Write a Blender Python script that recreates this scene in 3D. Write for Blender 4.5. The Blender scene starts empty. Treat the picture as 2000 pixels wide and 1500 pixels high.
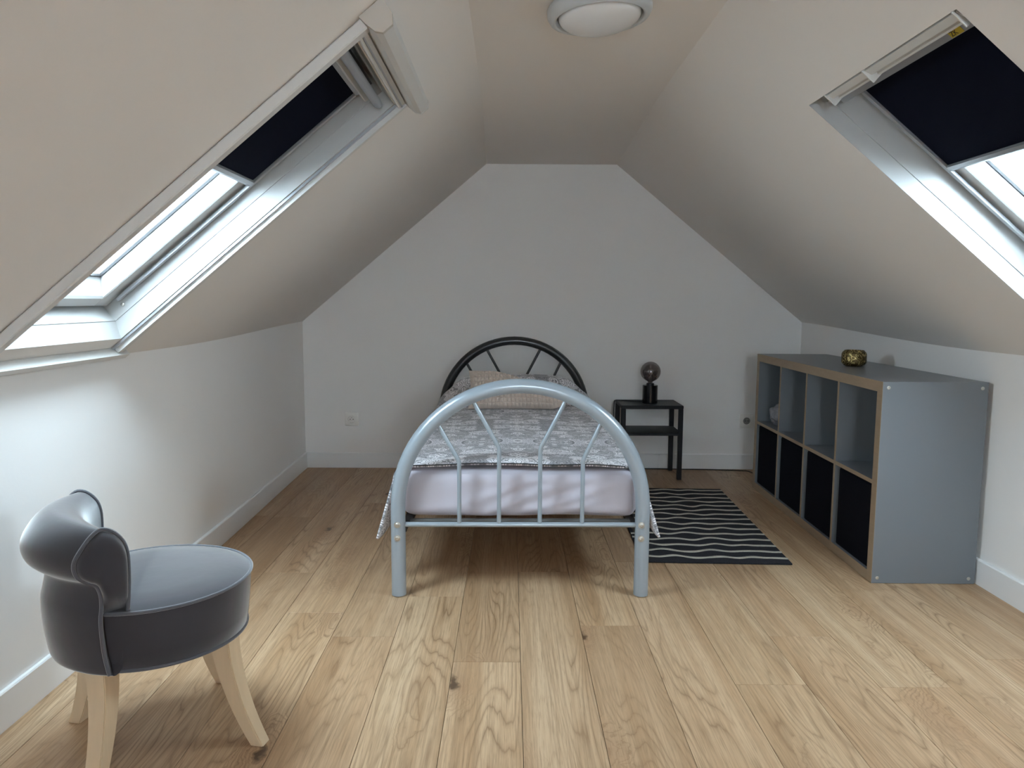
import bpy, bmesh, math, random
from mathutils import Vector, Matrix, noise

random.seed(7)
SC = bpy.context.scene
COL = SC.collection
PI = math.pi

# ------------------------------------------------------------------ camera
cam_d = bpy.data.cameras.new('camera')
cam_d.sensor_width = 36.0
cam_d.lens = 1453.92 / 2000 * 36.0
cam_d.clip_start = 0.02
cam = bpy.data.objects.new('camera', cam_d)
COL.objects.link(cam)
Rv = Vector((0.999983, -0.002658, 0.004848)).normalized()
Fv = Vector((0.003176, 0.993818, -0.111017)).normalized()
Rv = (Rv - Fv * Rv.dot(Fv)).normalized()
Uv = Rv.cross(Fv)
M = Matrix((Rv, Uv, -Fv)).transposed().to_4x4()
M.translation = Vector((0, 0, 1.0602))
cam.matrix_world = M
SC.camera = cam

# ------------------------------------------------------------------ world (overcast sky)
SKY = 8.5
w = bpy.data.worlds.new('overcast_sky'); SC.world = w
w.use_nodes = True
nt = w.node_tree; nt.nodes.clear()
wo = nt.nodes.new('ShaderNodeOutputWorld'); bg = nt.nodes.new('ShaderNodeBackground')
tc = nt.nodes.new('ShaderNodeTexCoord'); nz = nt.nodes.new('ShaderNodeTexNoise')
nz.inputs['Scale'].default_value = 2.2; nz.inputs['Detail'].default_value = 6
mx = nt.nodes.new('ShaderNodeMix'); mx.data_type = 'RGBA'
mx.inputs['A'].default_value = (0.78, 0.87, 1.0, 1); mx.inputs['B'].default_value = (0.84, 0.91, 1.0, 1)
nt.links.new(tc.outputs['Generated'], nz.inputs['Vector'])
nt.links.new(nz.outputs['Fac'], mx.inputs['Factor'])
nt.links.new(mx.outputs['Result'], bg.inputs['Color'])
bg.inputs['Strength'].default_value = SKY
nt.links.new(bg.outputs[0], wo.inputs[0])

SC.view_settings.view_transform = 'Standard'
SC.view_settings.look = 'None'
SC.view_settings.gamma = 1.0
SC.view_settings.use_curve_mapping = False
SC.view_settings.exposure = 2.24
SC.cycles.max_bounces = 14
SC.cycles.diffuse_bounces = 10
SC.cycles.glossy_bounces = 4
SC.cycles.transparent_max_bounces = 12
SC.cycles.caustics_reflective = False
SC.cycles.caustics_refractive = False
SC.cycles.sample_clamp_indirect = 6.0
try:
    SC.cycles.use_denoising = True
    SC.cycles.denoiser = 'OPENIMAGEDENOISE'
except Exception:
    pass

# ------------------------------------------------------------------ materials
MATS = {}
def new_mat(name):
    m = bpy.data.materials.new(name); m.use_nodes = True
    MATS[name] = m
    return m, m.node_tree, m.node_tree.nodes['Principled BSDF']
def lin(c):
    return tuple((x/12.92 if x <= 0.04045 else ((x+0.055)/1.055)**2.4) for x in [v/255 for v in c]) + (1,)
def plain(name, rgb, rough=0.5, metal=0.0, spec=0.5, bump=0, bscale=200, var=0.0, vscale=3, coat=0, sheen=0, stretch=None):
    m, t, b = new_mat(name)
    b.inputs['Base Color'].default_value = tuple(rgb) + (1,)
    b.inputs['Roughness'].default_value = rough
    b.inputs['Metallic'].default_value = metal
    b.inputs['Specular IOR Level'].default_value = spec
    if coat: b.inputs['Coat Weight'].default_value = coat; b.inputs['Coat Roughness'].default_value = 0.15
    if sheen: b.inputs['Sheen Weight'].default_value = sheen; b.inputs['Sheen Roughness'].default_value = 0.4
    tcn = t.nodes.new('ShaderNodeTexCoord'); src = tcn.outputs['Object']
    if stretch:
        mp = t.nodes.new('ShaderNodeMapping'); mp.inputs['Scale'].default_value = stretch
        t.links.new(src, mp.inputs['Vector']); src = mp.outputs[0]
    if var:
        n = t.nodes.new('ShaderNodeTexNoise'); n.inputs['Scale'].default_value = vscale; n.inputs['Detail'].default_value = 5
        t.links.new(src, n.inputs['Vector'])
        r = t.nodes.new('ShaderNodeMix'); r.data_type = 'RGBA'
        r.inputs['A'].default_value = tuple(max(0, c*(1-var)) for c in rgb)+(1,)
        r.inputs['B'].default_value = tuple(min(1, c*(1+var)) for c in rgb)+(1,)
        t.links.new(n.outputs['Fac'], r.inputs['Factor']); t.links.new(r.outputs['Result'], b.inputs['Base Color'])
    if bump:
        n2 = t.nodes.new('ShaderNodeTexNoise'); n2.inputs['Scale'].default_value = bscale; n2.inputs['Detail'].default_value = 3
        t.links.new(src, n2.inputs['Vector'])
        bp = t.nodes.new('ShaderNodeBump'); bp.inputs['Strength'].default_value = bump; bp.inputs['Distance'].default_value = 0.002
        t.links.new(n2.outputs['Fac'], bp.inputs['Height']); t.links.new(bp.outputs[0], b.inputs['Normal'])
    return m

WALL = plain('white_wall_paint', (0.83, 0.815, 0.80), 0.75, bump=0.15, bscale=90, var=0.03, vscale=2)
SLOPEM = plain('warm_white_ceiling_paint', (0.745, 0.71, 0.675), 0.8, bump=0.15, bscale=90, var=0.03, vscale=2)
TRIM = plain('white_skirting_paint', (0.80, 0.80, 0.80), 0.45)
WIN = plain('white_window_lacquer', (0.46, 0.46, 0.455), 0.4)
WINC = plain('cream_window_lacquer', (0.66, 0.64, 0.58), 0.35)
PVC = plain('white_screen_plastic', (0.60, 0.59, 0.57), 0.4)
ALU = plain('grey_aluminium', (0.42, 0.43, 0.45), 0.35, metal=0.6)
DARKGAP = plain('dark_gasket', (0.02, 0.02, 0.022), 0.7)
NAVY = plain('navy_blackout_fabric', (0.003, 0.004, 0.012), 0.9, spec=0.08, bump=0.2, bscale=500)
FRAME_G = plain('silver_blue_bed_paint', (0.30, 0.345, 0.385), 0.28, metal=0.15, coat=0.5)
FRAME_K = plain('anthracite_bed_paint', (0.022, 0.023, 0.025), 0.32, coat=0.3)
STEEL = plain('zinc_steel', (0.55, 0.54, 0.50), 0.35, metal=0.9)
SHEET = plain('lilac_grey_sheet', (0.47, 0.44, 0.49), 0.85, bump=0.25, bscale=35, sheen=0.2)
BLACK = plain('black_steel', (0.006, 0.006, 0.008), 0.45, spec=0.3)
BLACKG = plain('black_marble', (0.006, 0.006, 0.007), 0.12, var=0.5, vscale=30)
CORD = plain('black_cord', (0.01, 0.01, 0.01), 0.6)
CAB = plain('grey_cabinet_foil', (0.165, 0.18, 0.20), 0.33, bump=0.05, bscale=60)
CABE = plain('wood_edge_band', (0.31, 0.225, 0.15), 0.5, var=0.15, vscale=12, stretch=(6, 1, 6))
BOXF = plain('black_box_fabric', (0.004, 0.004, 0.007), 0.9, spec=0.1, bump=0.3, bscale=400)
VELVET = plain('grey_velvet', (0.036, 0.032, 0.038), 0.8, spec=0.3, bump=0.25, bscale=14, var=0.25, vscale=9, sheen=1.0)
PIPING = plain('grey_velvet_piping', (0.075, 0.075, 0.088), 0.7, sheen=0.7)
BEECH = plain('pale_beech', (0.62, 0.47, 0.31), 0.45, var=0.12, vscale=5, stretch=(9, 9, 0.7))
SOCK = plain('white_socket_plastic', (0.80, 0.78, 0.75), 0.35)
SOCKD = plain('socket_recess_grey', (0.25, 0.24, 0.23), 0.5)
OPAL = plain('opal_lamp_glass', (0.72, 0.72, 0.72), 0.25, coat=0.3)
RINGM = plain('white_lamp_metal', (0.52, 0.55, 0.57), 0.4)
YEL = plain('yellow_sticker', (0.55, 0.42, 0.02), 0.5)
INK = plain('black_ink', (0.02, 0.02, 0.02), 0.6)
TILEX = plain('dark_roof', (0.06, 0.055, 0.05), 0.8)

def glass_mat():
    m = bpy.data.materials.new('window_glass'); m.use_nodes = True
    t = m.node_tree; t.nodes.clear()
    o = t.nodes.new('ShaderNodeOutputMaterial'); mixn = t.nodes.new('ShaderNodeMixShader')
    tr = t.nodes.new('ShaderNodeBsdfTransparent'); gl = t.nodes.new('ShaderNodeBsdfGlossy')
    fr = t.nodes.new('ShaderNodeLayerWeight'); fr.inputs['Blend'].default_value = 0.5
    pw = t.nodes.new('ShaderNodeMath'); pw.operation = 'POWER'; pw.inputs[1].default_value = 5.0
    t.links.new(fr.outputs['Facing'], pw.inputs[0])
    ml = t.nodes.new('ShaderNodeMath'); ml.operation = 'MULTIPLY_ADD'; ml.inputs[1].default_value = 0.45; ml.inputs[2].default_value = 0.03
    t.links.new(pw.outputs[0], ml.inputs[0])
    tcn = t.nodes.new('ShaderNodeTexCoord'); n = t.nodes.new('ShaderNodeTexNoise')
    n.inputs['Scale'].default_value = 130; n.inputs['Detail'].default_value = 4
    r = t.nodes.new('ShaderNodeValToRGB')
    r.color_ramp.elements[0].position = 0.35; r.color_ramp.elements[0].color = (0.90, 0.95, 0.96, 1)
    r.color_ramp.elements[1].position = 0.6; r.color_ramp.elements[1].color = (0.97, 1.0, 1.0, 1)
    t.links.new(tcn.outputs['Object'], n.inputs['Vector']); t.links.new(n.outputs['Fac'], r.inputs[0])
    t.links.new(r.outputs[0], tr.inputs['Color'])
    gl.inputs['Roughness'].default_value = 0.02
    t.links.new(ml.outputs[0], mixn.inputs[0]); t.links.new(tr.outputs[0], mixn.inputs[1]); t.links.new(gl.outputs[0], mixn.inputs[2])
    t.links.new(mixn.outputs[0], o.inputs[0])
    return m
GLASS = glass_mat()

def smoke_mat():
    m = bpy.data.materials.new('smoked_bulb_glass'); m.use_nodes = True
    t = m.node_tree; t.nodes.clear()
    o = t.nodes.new('ShaderNodeOutputMaterial'); mixn = t.nodes.new('ShaderNodeMixShader')
    tr = t.nodes.new('ShaderNodeBsdfTransparent'); gl = t.nodes.new('ShaderNodeBsdfGlossy')
    lw = t.nodes.new('ShaderNodeLayerWeight'); lw.inputs['Blend'].default_value = 0.35
    tr.inputs['Color'].default_value = (0.42, 0.38, 0.38, 1)
    gl.inputs['Roughness'].default_value = 0.03; gl.inputs['Color'].default_value = (0.7, 0.66, 0.66, 1)
    ma = t.nodes.new('ShaderNodeMath'); ma.operation = 'MULTIPLY_ADD'
    ma.inputs[1].default_value = 0.5; ma.inputs[2].default_value = 0.14
    t.links.new(lw.outputs['Facing'], ma.inputs[0]); t.links.new(ma.outputs[0], mixn.inputs[0])
    t.links.new(tr.outputs[0], mixn.inputs[1]); t.links.new(gl.outputs[0], mixn.inputs[2]); t.links.new(mixn.outputs[0], o.inputs[0])
    return m
SMOKE = smoke_mat()

def N(t, kind, **kw):
    n = t.nodes.new(kind)
    for k, v in kw.items():
        if hasattr(n, k): setattr(n, k, v)
    return n
def math_n(t, op, a, b=None, c=None):
    n = t.nodes.new('ShaderNodeMath'); n.operation = op
    for i, v in enumerate((a, b, c)):
        if v is None: continue
        if isinstance(v, (int, float)): n.inputs[i].default_value = v
        else: t.links.new(v, n.inputs[i])
    return n.outputs[0]
def mixc(t, fac, a, b, mode='MIX'):
    n = t.nodes.new('ShaderNodeMix'); n.data_type = 'RGBA'; n.blend_type = mode
    for k, v in (('Factor', fac), ('A', a), ('B', b)):
        if isinstance(v, (int, float)): n.inputs[k].default_value = v
        elif isinstance(v, tuple): n.inputs[k].default_value = v
        else: t.links.new(v, n.inputs[k])
    return n.outputs['Result']
def ramp(t, fac, stops):
    n = t.nodes.new('ShaderNodeValToRGB'); t.links.new(fac, n.inputs[0])
    e = n.color_ramp.elements
    while len(e) < len(stops): e.new(0.5)
    for i, (p, c) in enumerate(stops):
        e[i].position = p; e[i].color = c if isinstance(c, tuple) else (c, c, c, 1)
    return n.outputs[0]
def tex_noise(t, vec, scale, detail=3, rough=0.5, out='Fac'):
    n = t.nodes.new('ShaderNodeTexNoise'); n.inputs['Scale'].default_value = scale
    n.inputs['Detail'].default_value = detail; n.inputs['Roughness'].default_value = rough
    t.links.new(vec, n.inputs['Vector']); return n.outputs[out]
def mapping(t, vec, scale=(1, 1, 1), loc=(0, 0, 0), rot=(0, 0, 0)):
    n = t.nodes.new('ShaderNodeMapping'); t.links.new(vec, n.inputs['Vector'])
    n.inputs['Scale'].default_value = scale; n.inputs['Location'].default_value = loc; n.inputs['Rotation'].default_value = rot
    return n.outputs[0]

def oak_mat():
    m, t, b = new_mat('oak_laminate')
    tcn = t.nodes.new('ShaderNodeTexCoord'); oi = t.nodes.new('ShaderNodeObjectInfo')
    off = t.nodes.new('ShaderNodeCombineXYZ')
    rnd = oi.outputs['Random']
    t.links.new(math_n(t, 'MULTIPLY', rnd, 37.0), off.inputs[0])
    t.links.new(math_n(t, 'MULTIPLY', rnd, 91.0), off.inputs[1])
    t.links.new(math_n(t, 'MULTIPLY', rnd, 13.0), off.inputs[2])
    va = t.nodes.new('ShaderNodeVectorMath'); va.operation = 'ADD'
    t.links.new(tcn.outputs['Object'], va.inputs[0]); t.links.new(off.outputs[0], va.inputs[1])
    P = va.outputs[0]
    # large warp gives cathedral figures
    warp = tex_noise(t, mapping(t, P, (6.0, 0.60, 1)), 1.0, 1.6, 0.45)
    sep = t.nodes.new('ShaderNodeSeparateXYZ'); t.links.new(P, sep.inputs[0])
    # knots : stretched voronoi cells, few and random
    vor = t.nodes.new('ShaderNodeTexVoronoi'); vor.inputs['Scale'].default_value = 1.0
    wn = tex_noise(t, P, 16.0, 3, 0.6, 'Color')
    vv = t.nodes.new('ShaderNodeVectorMath'); vv.operation = 'MULTIPLY_ADD'
    t.links.new(wn, vv.inputs[0]); vv.inputs[1].default_value = (0.06, 0.10, 0); t.links.new(P, vv.inputs[2])
    t.links.new(mapping(t, vv.outputs[0], (5.6, 1.9, 1)), vor.inputs['Vector'])
    vd = vor.outputs['Distance']
    sepc = t.nodes.new('ShaderNodeSeparateColor'); t.links.new(vor.outputs['Color'], sepc.inputs[0])
    has = math_n(t, 'GREATER_THAN', sepc.outputs[0], 0.5)
    knotw = math_n(t, 'MULTIPLY', ramp(t, vd, [(0.0, 1.0), (0.34, 0.0)]), has)       # soft neighbourhood
    ph = math_n(t, 'ADD', math_n(t, 'MULTIPLY', warp, 10.5), math_n(t, 'MULTIPLY', knotw, 2.2))
    fine = tex_noise(t, mapping(t, P, (40, 3.0, 1)), 1.0, 3)
    ph = math_n(t, 'ADD', ph, math_n(t, 'MULTIPLY', fine, 0.35))
    ring = math_n(t, 'ABSOLUTE', math_n(t, 'SUBTRACT', math_n(t, 'FRACT', math_n(t, 'MULTIPLY', ph, 3.3)), 0.5))   # 0..0.5
    rline = ramp(t, ring, [(0.0, 1.0), (0.09, 0.35), (0.30, 0.0)])
    contrast = tex_noise(t, mapping(t, P, (5, 1.3, 1)), 1.0, 2)
    rl = math_n(t, 'MULTIPLY', rline, ramp(t, contrast, [(0.35, 0.10), (0.65, 0.95)]))
    # long fibres and pores
    fib = tex_noise(t, mapping(t, P, (190, 3.2, 1)), 1.0, 5, 0.6)
    pores = tex_noise(t, mapping(t, P, (560, 12, 1)), 1.0, 2, 0.6)
    tone = tex_noise(t, mapping(t, P, (16, 0.45, 1)), 1.0, 3)
    base = mixc(t, ramp(t, tone, [(0.3, 0.0), (0.7, 1.0)]), (0.42, 0.265, 0.15, 1), (0.58, 0.415, 0.27, 1))
    pl = ramp(t, rnd, [(0.0, (0.84, 0.77, 0.70, 1)), (0.25, (1.0, 0.99, 0.97, 1)), (0.5, (0.95, 0.88, 0.82, 1)), (0.75, (1.04, 1.04, 1.02, 1)), (1.0, (0.98, 0.92, 0.85, 1))])
    base = mixc(t, 1.0, base, pl, 'MULTIPLY')
    base = mixc(t, math_n(t, 'MULTIPLY', rl, 0.85), base, (0.20, 0.105, 0.05, 1))
    base = mixc(t, ramp(t, fib, [(0.36, 0.42), (0.56, 0.0)]), base, (0.25, 0.145, 0.075, 1))
    base = mixc(t, ramp(t, pores, [(0.33, 0.55), (0.46, 0.0)]), base, (0.24, 0.15, 0.08, 1))
    core = math_n(t, 'MULTIPLY', ramp(t, vd, [(0.0, 1.0), (0.04, 0.9), (0.09, 0.0)]), has)
    base = mixc(t, math_n(t, 'MULTIPLY', knotw, 0.40), base, (0.25, 0.125, 0.065, 1))
    base = mixc(t, math_n(t, 'MULTIPLY', core, 0.9), base, (0.065, 0.035, 0.02, 1))
    t.links.new(base, b.inputs['Base Color'])
    b.inputs['Roughness'].default_value = 0.42
    b.inputs['Specular IOR Level'].default_value = 0.35
    bp = t.nodes.new('ShaderNodeBump'); bp.inputs['Strength'].default_value = 0.25; bp.inputs['Distance'].default_value = 0.0006
    t.links.new(math_n(t, 'ADD', fib, pores), bp.inputs['Height']); t.links.new(bp.outputs[0], b.inputs['Normal'])
    return m
OAK = oak_mat()

def paisley_mat():
    m, t, b = new_mat('paisley_cotton')
    uv = t.nodes.new('ShaderNodeUVMap'); uv.uv_map = 'UVMap'
    s = t.nodes.new('ShaderNodeSeparateXYZ'); t.links.new(uv.outputs[0], s.inputs[0])
    mxx = math_n(t, 'PINGPONG', s.outputs[0], 0.155)                       # mirrored repeat
    yy = math_n(t, 'PINGPONG', math_n(t, 'ADD', s.outputs[1], 0.02), 0.42)
    c = t.nodes.new('ShaderNodeCombineXYZ'); t.links.new(mxx, c.inputs[0]); t.links.new(yy, c.inputs[1])
    wv = tex_noise(t, c.outputs[0], 13, 2, 0.5, 'Color')
    d = t.nodes.new('ShaderNodeVectorMath'); d.operation = 'MULTIPLY_ADD'
    t.links.new(wv, d.inputs[0]); d.inputs[1].default_value = (0.13, 0.11, 0); t.links.new(c.outputs[0], d.inputs[2])
    v = t.nodes.new('ShaderNodeTexVoronoi'); v.inputs['Scale'].default_value = 22; t.links.new(d.outputs[0], v.inputs['Vector'])
    rings = math_n(t, 'ABSOLUTE', math_n(t, 'SUBTRACT', math_n(t, 'FRACT', math_n(t, 'MULTIPLY', v.outputs['Distance'], 6.5)), 0.5))
    l1 = ramp(t, rings, [(0.0, 1.0), (0.08, 0.95), (0.19, 0.0)])
    v2 = t.nodes.new('ShaderNodeTexVoronoi'); v2.inputs['Scale'].default_value = 110; t.links.new(d.outputs[0], v2.inputs['Vector'])
    l2 = ramp(t, v2.outputs['Distance'], [(0.30, 0.0), (0.42, 1.0)])
    sc = t.nodes.new('ShaderNodeSeparateColor'); t.links.new(v.outputs['Color'], sc.inputs[0])
    l2 = math_n(t, 'MULTIPLY', l2, math_n(t, 'GREATER_THAN', sc.outputs[0], 0.35))
    base = mixc(t, ramp(t, sc.outputs[1], [(0.45, 0.0), (0.55, 1.0)]), (0.86, 0.83, 0.86, 1), (0.70, 0.67, 0.71, 1))
    base = mixc(t, math_n(t, 'MULTIPLY', l2, 0.7), base, (0.20, 0.195, 0.21, 1))
    base = mixc(t, math_n(t, 'MULTIPLY', l1, 0.9), base, (0.10, 0.095, 0.11, 1))
    core = ramp(t, v.outputs['Distance'], [(0.06, 1.0), (0.12, 0.0)])
    base = mixc(t, core, base, (0.72, 0.71, 0.74, 1))
    t.links.new(base, b.inputs['Base Color'])
    b.inputs['Roughness'].default_value = 0.75; b.inputs['Sheen Weight'].default_value = 0.2
    return m
PAISLEY = paisley_mat()

def rug_mat():
    m, t, b = new_mat('black_rug_weave')
    tcn = t.nodes.new('ShaderNodeTexCoord'); P = tcn.outputs['Object']
    fl = tex_noise(t, P, 260, 3); fb = tex_noise(t, mapping(t, P, (60, 500, 60)), 1.0, 2)
    base = mixc(t, ramp(t, fl, [(0.4, 0.0), (0.75, 1.0)]), (0.006, 0.006, 0.009, 1), (0.022, 0.02, 0.028, 1))
    t.links.new(base, b.inputs['Base Color']); b.inputs['Roughness'].default_value = 0.95
    bp = t.nodes.new('ShaderNodeBump'); bp.inputs['Strength'].default_value = 0.6; bp.inputs['Distance'].default_value = 0.002
    t.links.new(fb, bp.inputs['Height']); t.links.new(bp.outputs[0], b.inputs['Normal'])
    return m
RUGK = rug_mat()
RUGL = plain('jute_stripe_yarn', (0.44, 0.40, 0.34), 0.9, bump=0.8, bscale=350, var=0.25, vscale=120)

def brass_mat():
    m, t, b = new_mat('engraved_brass')
    tcn = t.nodes.new('ShaderNodeTexCoord'); P = tcn.outputs['Object']
    wn = tex_noise(t, P, 30, 2, 0.5, 'Color')
    d = t.nodes.new('ShaderNodeVectorMath'); d.operation = 'MULTIPLY_ADD'
    t.links.new(wn, d.inputs[0]); d.inputs[1].default_value = (0.03, 0.03, 0.03); t.links.new(P, d.inputs[2])
    v = t.nodes.new('ShaderNodeTexVoronoi'); v.inputs['Scale'].default_value = 42; t.links.new(d.outputs[0], v.inputs['Vector'])
    rr = math_n(t, 'ABSOLUTE', math_n(t, 'SUBTRACT', math_n(t, 'FRACT', math_n(t, 'MULTIPLY', v.outputs['Distance'], 3.2)), 0.5))
    l = ramp(t, rr, [(0.10, 1.0), (0.22, 0.0)])
    base = mixc(t, l, (0.12, 0.085, 0.035, 1), (0.55, 0.42, 0.18, 1))
    t.links.new(base, b.inputs['Base Color']); b.inputs['Metallic'].default_value = 0.9; b.inputs['Roughness'].default_value = 0.38
    bp = t.nodes.new('ShaderNodeBump'); bp.inputs['Strength'].default_value = 0.6; bp.inputs['Distance'].default_value = 0.002
    t.links.new(l, bp.inputs['Height']); t.links.new(bp.outputs[0], b.inputs['Normal'])
    return m
BRASS = brass_mat()
WAFFLE = plain('beige_waffle_plush', (0.66, 0.55, 0.475), 0.95, bump=0.4, bscale=300, sheen=0.5)
def plastic_wrap():
    m, t, b = new_mat('cloudy_plastic_wrap')
    b.inputs['Base Color'].default_value = (0.28, 0.285, 0.32, 1); b.inputs['Roughness'].default_value = 0.22
    tcn = t.nodes.new('ShaderNodeTexCoord')
    n = tex_noise(t, tcn.outputs['Object'], 28, 4, 0.6)
    bp = t.nodes.new('ShaderNodeBump'); bp.inputs['Strength'].default_value = 0.9; bp.inputs['Distance'].default_value = 0.02
    t.links.new(n, bp.inputs['Height']); t.links.new(bp.outputs[0], b.inputs['Normal'])
    return m
WRAP = plastic_wrap()

# ------------------------------------------------------------------ mesh helpers
def empty(name, loc=(0, 0, 0), rz=0.0, label=None, cat=None, group=None, kind=None):
    o = bpy.data.objects.new(name, None); COL.objects.link(o)
    o.location = loc; o.rotation_euler = (0, 0, rz)
    o.empty_display_size = 0.05
    tag(o, label, cat, group, kind); return o
def tag(o, label=None, cat=None, group=None, kind=None):
    if label: o['label'] = label
    if cat: o['category'] = cat
    if group: o['group'] = group
    if kind: o['kind'] = kind
    return o
def link(name, bm, mat, parent=None, smooth=False, label=None, angle=40):
    me = bpy.data.meshes.new(name)
    bmesh.ops.recalc_face_normals(bm, faces=bm.faces)
    bm.to_mesh(me); bm.free()
    if isinstance(mat, (list, tuple)):
        for m in mat: me.materials.append(m)
    else: me.materials.append(mat)
    if smooth:
        for p in me.polygons: p.use_smooth = True
        try: me.set_sharp_from_angle(angle=math.radians(angle))
        except Exception: pass
    o = bpy.data.objects.new(name, me); COL.objects.link(o)
    if parent: o.parent = parent
    if label: o['label'] = label
    return o
def BM(): return bmesh.new()
def box(bm, x0, x1, y0, y1, z0, z1, bev=0.0, fn=None, seg=1):
    vs = [bm.verts.new((x, y, z)) for x in (x0, x1) for y in (y0, y1) for z in (z0, z1)]
    idx = [(0, 1, 3, 2), (4, 6, 7, 5), (0, 4, 5, 1), (2, 3, 7, 6), (0, 2, 6, 4), (1, 5, 7, 3)]
    fs = [bm.faces.new([vs[i] for i in f]) for f in idx]
    if bev:
        es = list({e for f in fs for e in f.edges})
        r = bmesh.ops.bevel(bm, geom=es, offset=bev, segments=seg, affect='EDGES', profile=0.5)
        vs = list({v for f in r['faces'] for v in f.verts} | {v for v in vs if v.is_valid})
    if fn:
        for v in vs: v.co = fn(v.co)
    return bm
def tube(bm, pts, r, n=12, cap=True, closed=False, rfn=None):
    pts = [Vector(p) for p in pts]; rings = []; up = None
    L = len(pts)
    for i, p in enumerate(pts):
        if closed: tdir = (pts[(i+1) % L]-pts[i-1])
        else: tdir = (pts[min(i+1, L-1)]-pts[max(i-1, 0)])
        tdir.normalize()
        if up is None:
            up = tdir.orthogonal().normalized()
        up = (up - tdir*up.dot(tdir)).normalized()
        sd = tdir.cross(up)
        rr = rfn(i/(L-1)) if rfn else r
        rings.append([bm.verts.new(p + (up*math.cos(2*PI*k/n) + sd*math.sin(2*PI*k/n))*rr) for k in range(n)])
    for i in range(L if closed else L-1):
        a, b = rings[i], rings[(i+1) % L]
        for k in range(n): bm.faces.new((a[k], a[(k+1) % n], b[(k+1) % n], b[k]))
    if cap and not closed:
        bm.faces.new(rings[0][::-1]); bm.faces.new(rings[-1])
    return bm
def lathe(bm, prof, n=32, cx=0, cy=0, cap=True):
    rings = []
    for r, z in prof:
        rings.append([bm.verts.new((cx+r*math.cos(2*PI*k/n), cy+r*math.sin(2*PI*k/n), z)) for k in range(n)])
    for a, b in zip(rings, rings[1:]):
        for k in range(n): bm.faces.new((a[k], a[(k+1) % n], b[(k+1) % n], b[k]))
    if cap:
        bm.faces.new(rings[0][::-1]); bm.faces.new(rings[-1])
    return bm
def prism(bm, poly, fa, fb):
    """poly 2d points; fa / fb map a 2d point to the 3d start / end"""
    a = [bm.verts.new(fa(p)) for p in poly]; b = [bm.verts.new(fb(p)) for p in poly]
    n = len(poly)
    for i in range(n): bm.faces.new((a[i], a[(i+1) % n], b[(i+1) % n], b[i]))
    bm.faces.new(a[::-1]); bm.faces.new(b)
    return bm
def grid(bm, nu, nv, fn, uvfn=None, close_u=False):
    vs = [[bm.verts.new(fn(i/nu, j/nv)) for j in range(nv+1)] for i in range(nu+1)]
    lay = bm.loops.layers.uv.new('UVMap') if uvfn else None
    for i in range(nu):
        for j in range(nv):
            f = bm.faces.new((vs[i][j], vs[i+1][j], vs[i+1][j+1], vs[i][j+1]))
            if lay:
                for lp, (a, b) in zip(f.loops, ((i, j), (i+1, j), (i+1, j+1), (i, j+1))):
                    lp[lay].uv = uvfn(a/nu, b/nv)
    return bm
def sstep(a, b, x):
    t = max(0, min(1, (x-a)/(b-a))); return t*t*(3-2*t)
def lerp(a, b, t): return a+(b-a)*t

# ------------------------------------------------------------------ room shell
YB, YF = 4.66, -2.4
A_L, A_R = math.radians(39.6), math.radians(39.7)
PL, PR = Vector((-1.252, 0, 0.883)), Vector((1.785, 0, 0.880))
SL, SR = Vector((math.cos(A_L), 0, math.sin(A_L))), Vector((-math.cos(A_R), 0, math.sin(A_R)))
NL, NR = Vector((math.sin(A_L), 0, -math.cos(A_L))), Vector((-math.sin(A_R), 0, -math.cos(A_R)))
S_TOP = {'L': 1.482, 'R': 1.556}
def W(side, y, s, n):
    P, S, Nn = (PL, SL, NL) if side == 'L' else (PR, SR, NR)
    v = P + S*s + Nn*n; return Vector((v.x, y, v.z))
def bend(y): return sstep(2.75, 4.9, y)/sstep(2.75, 4.9, YB)
def kneeL(y): t = bend(y); return Vector((lerp(-1.252, -1.294, t), y, lerp(0.883, 0.926, t)))
def kneeR(y): t = bend(y); return Vector((lerp(1.785, 1.824, t), y, lerp(0.880, 0.935, t)))
cl0, cr0 = W('L', 0, S_TOP['L'], 0), W('R', 0, S_TOP['R'], 0)
def ceilL(y): t = bend(y); return Vector((lerp(cl0.x, -0.148, t), y, lerp(cl0.z, 1.889, t)))
def ceilR(y): t = bend(y); return Vector((lerp(cr0.x, 0.649, t), y, lerp(cr0.z, 1.889, t)))

WINS = {  # side: list of (Y0, Y1, s0, s1)
    'L': [(1.68, 2.27, 0.09, 1.178)],
    'R': [(1.535, 2.262, 0.30, 1.182)]}
def ycuts(side=None):
    ys = {YF, 2.75, YB}
    ys |= {2.75 + k*(YB-2.75)/14 for k in range(15)}
    if side:
        for a, b, _, _ in WINS[side]: ys |= {a, b}
    else:
        for q in WINS.values():
            for a, b, _, _ in q: ys |= {a, b}
    return sorted(ys)
YS = ycuts()
def strip(bm, fa, fb, ys, nt=1):
    vs = [[bm.verts.new(fa(y).lerp(fb(y), k/nt)) for k in range(nt+1)] for y in ys]
    for i in range(len(ys)-1):
        for k in range(nt): bm.faces.new((vs[i][k], vs[i+1][k], vs[i+1][k+1], vs[i][k+1]))
def flr(v): return Vector((v.x, v.y, -0.02))
bm = BM(); strip(bm, lambda y: flr(kneeL(y)), kneeL, YS)
tag(link('wall_left', bm, WALL, smooth=True), kind='structure', label='low white knee wall on the left under the sloping ceiling')
bm = BM(); strip(bm, lambda y: flr(kneeR(y)), kneeR, YS)
tag(link('wall_right', bm, WALL, smooth=True), kind='structure', label='low white knee wall on the right behind the grey shelf unit')
bm = BM(); strip(bm, ceilL, ceilR, YS)
tag(link('ceiling', bm, SLOPEM, smooth=True), kind='structure', label='flat narrow ceiling strip between the two slopes')
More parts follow.
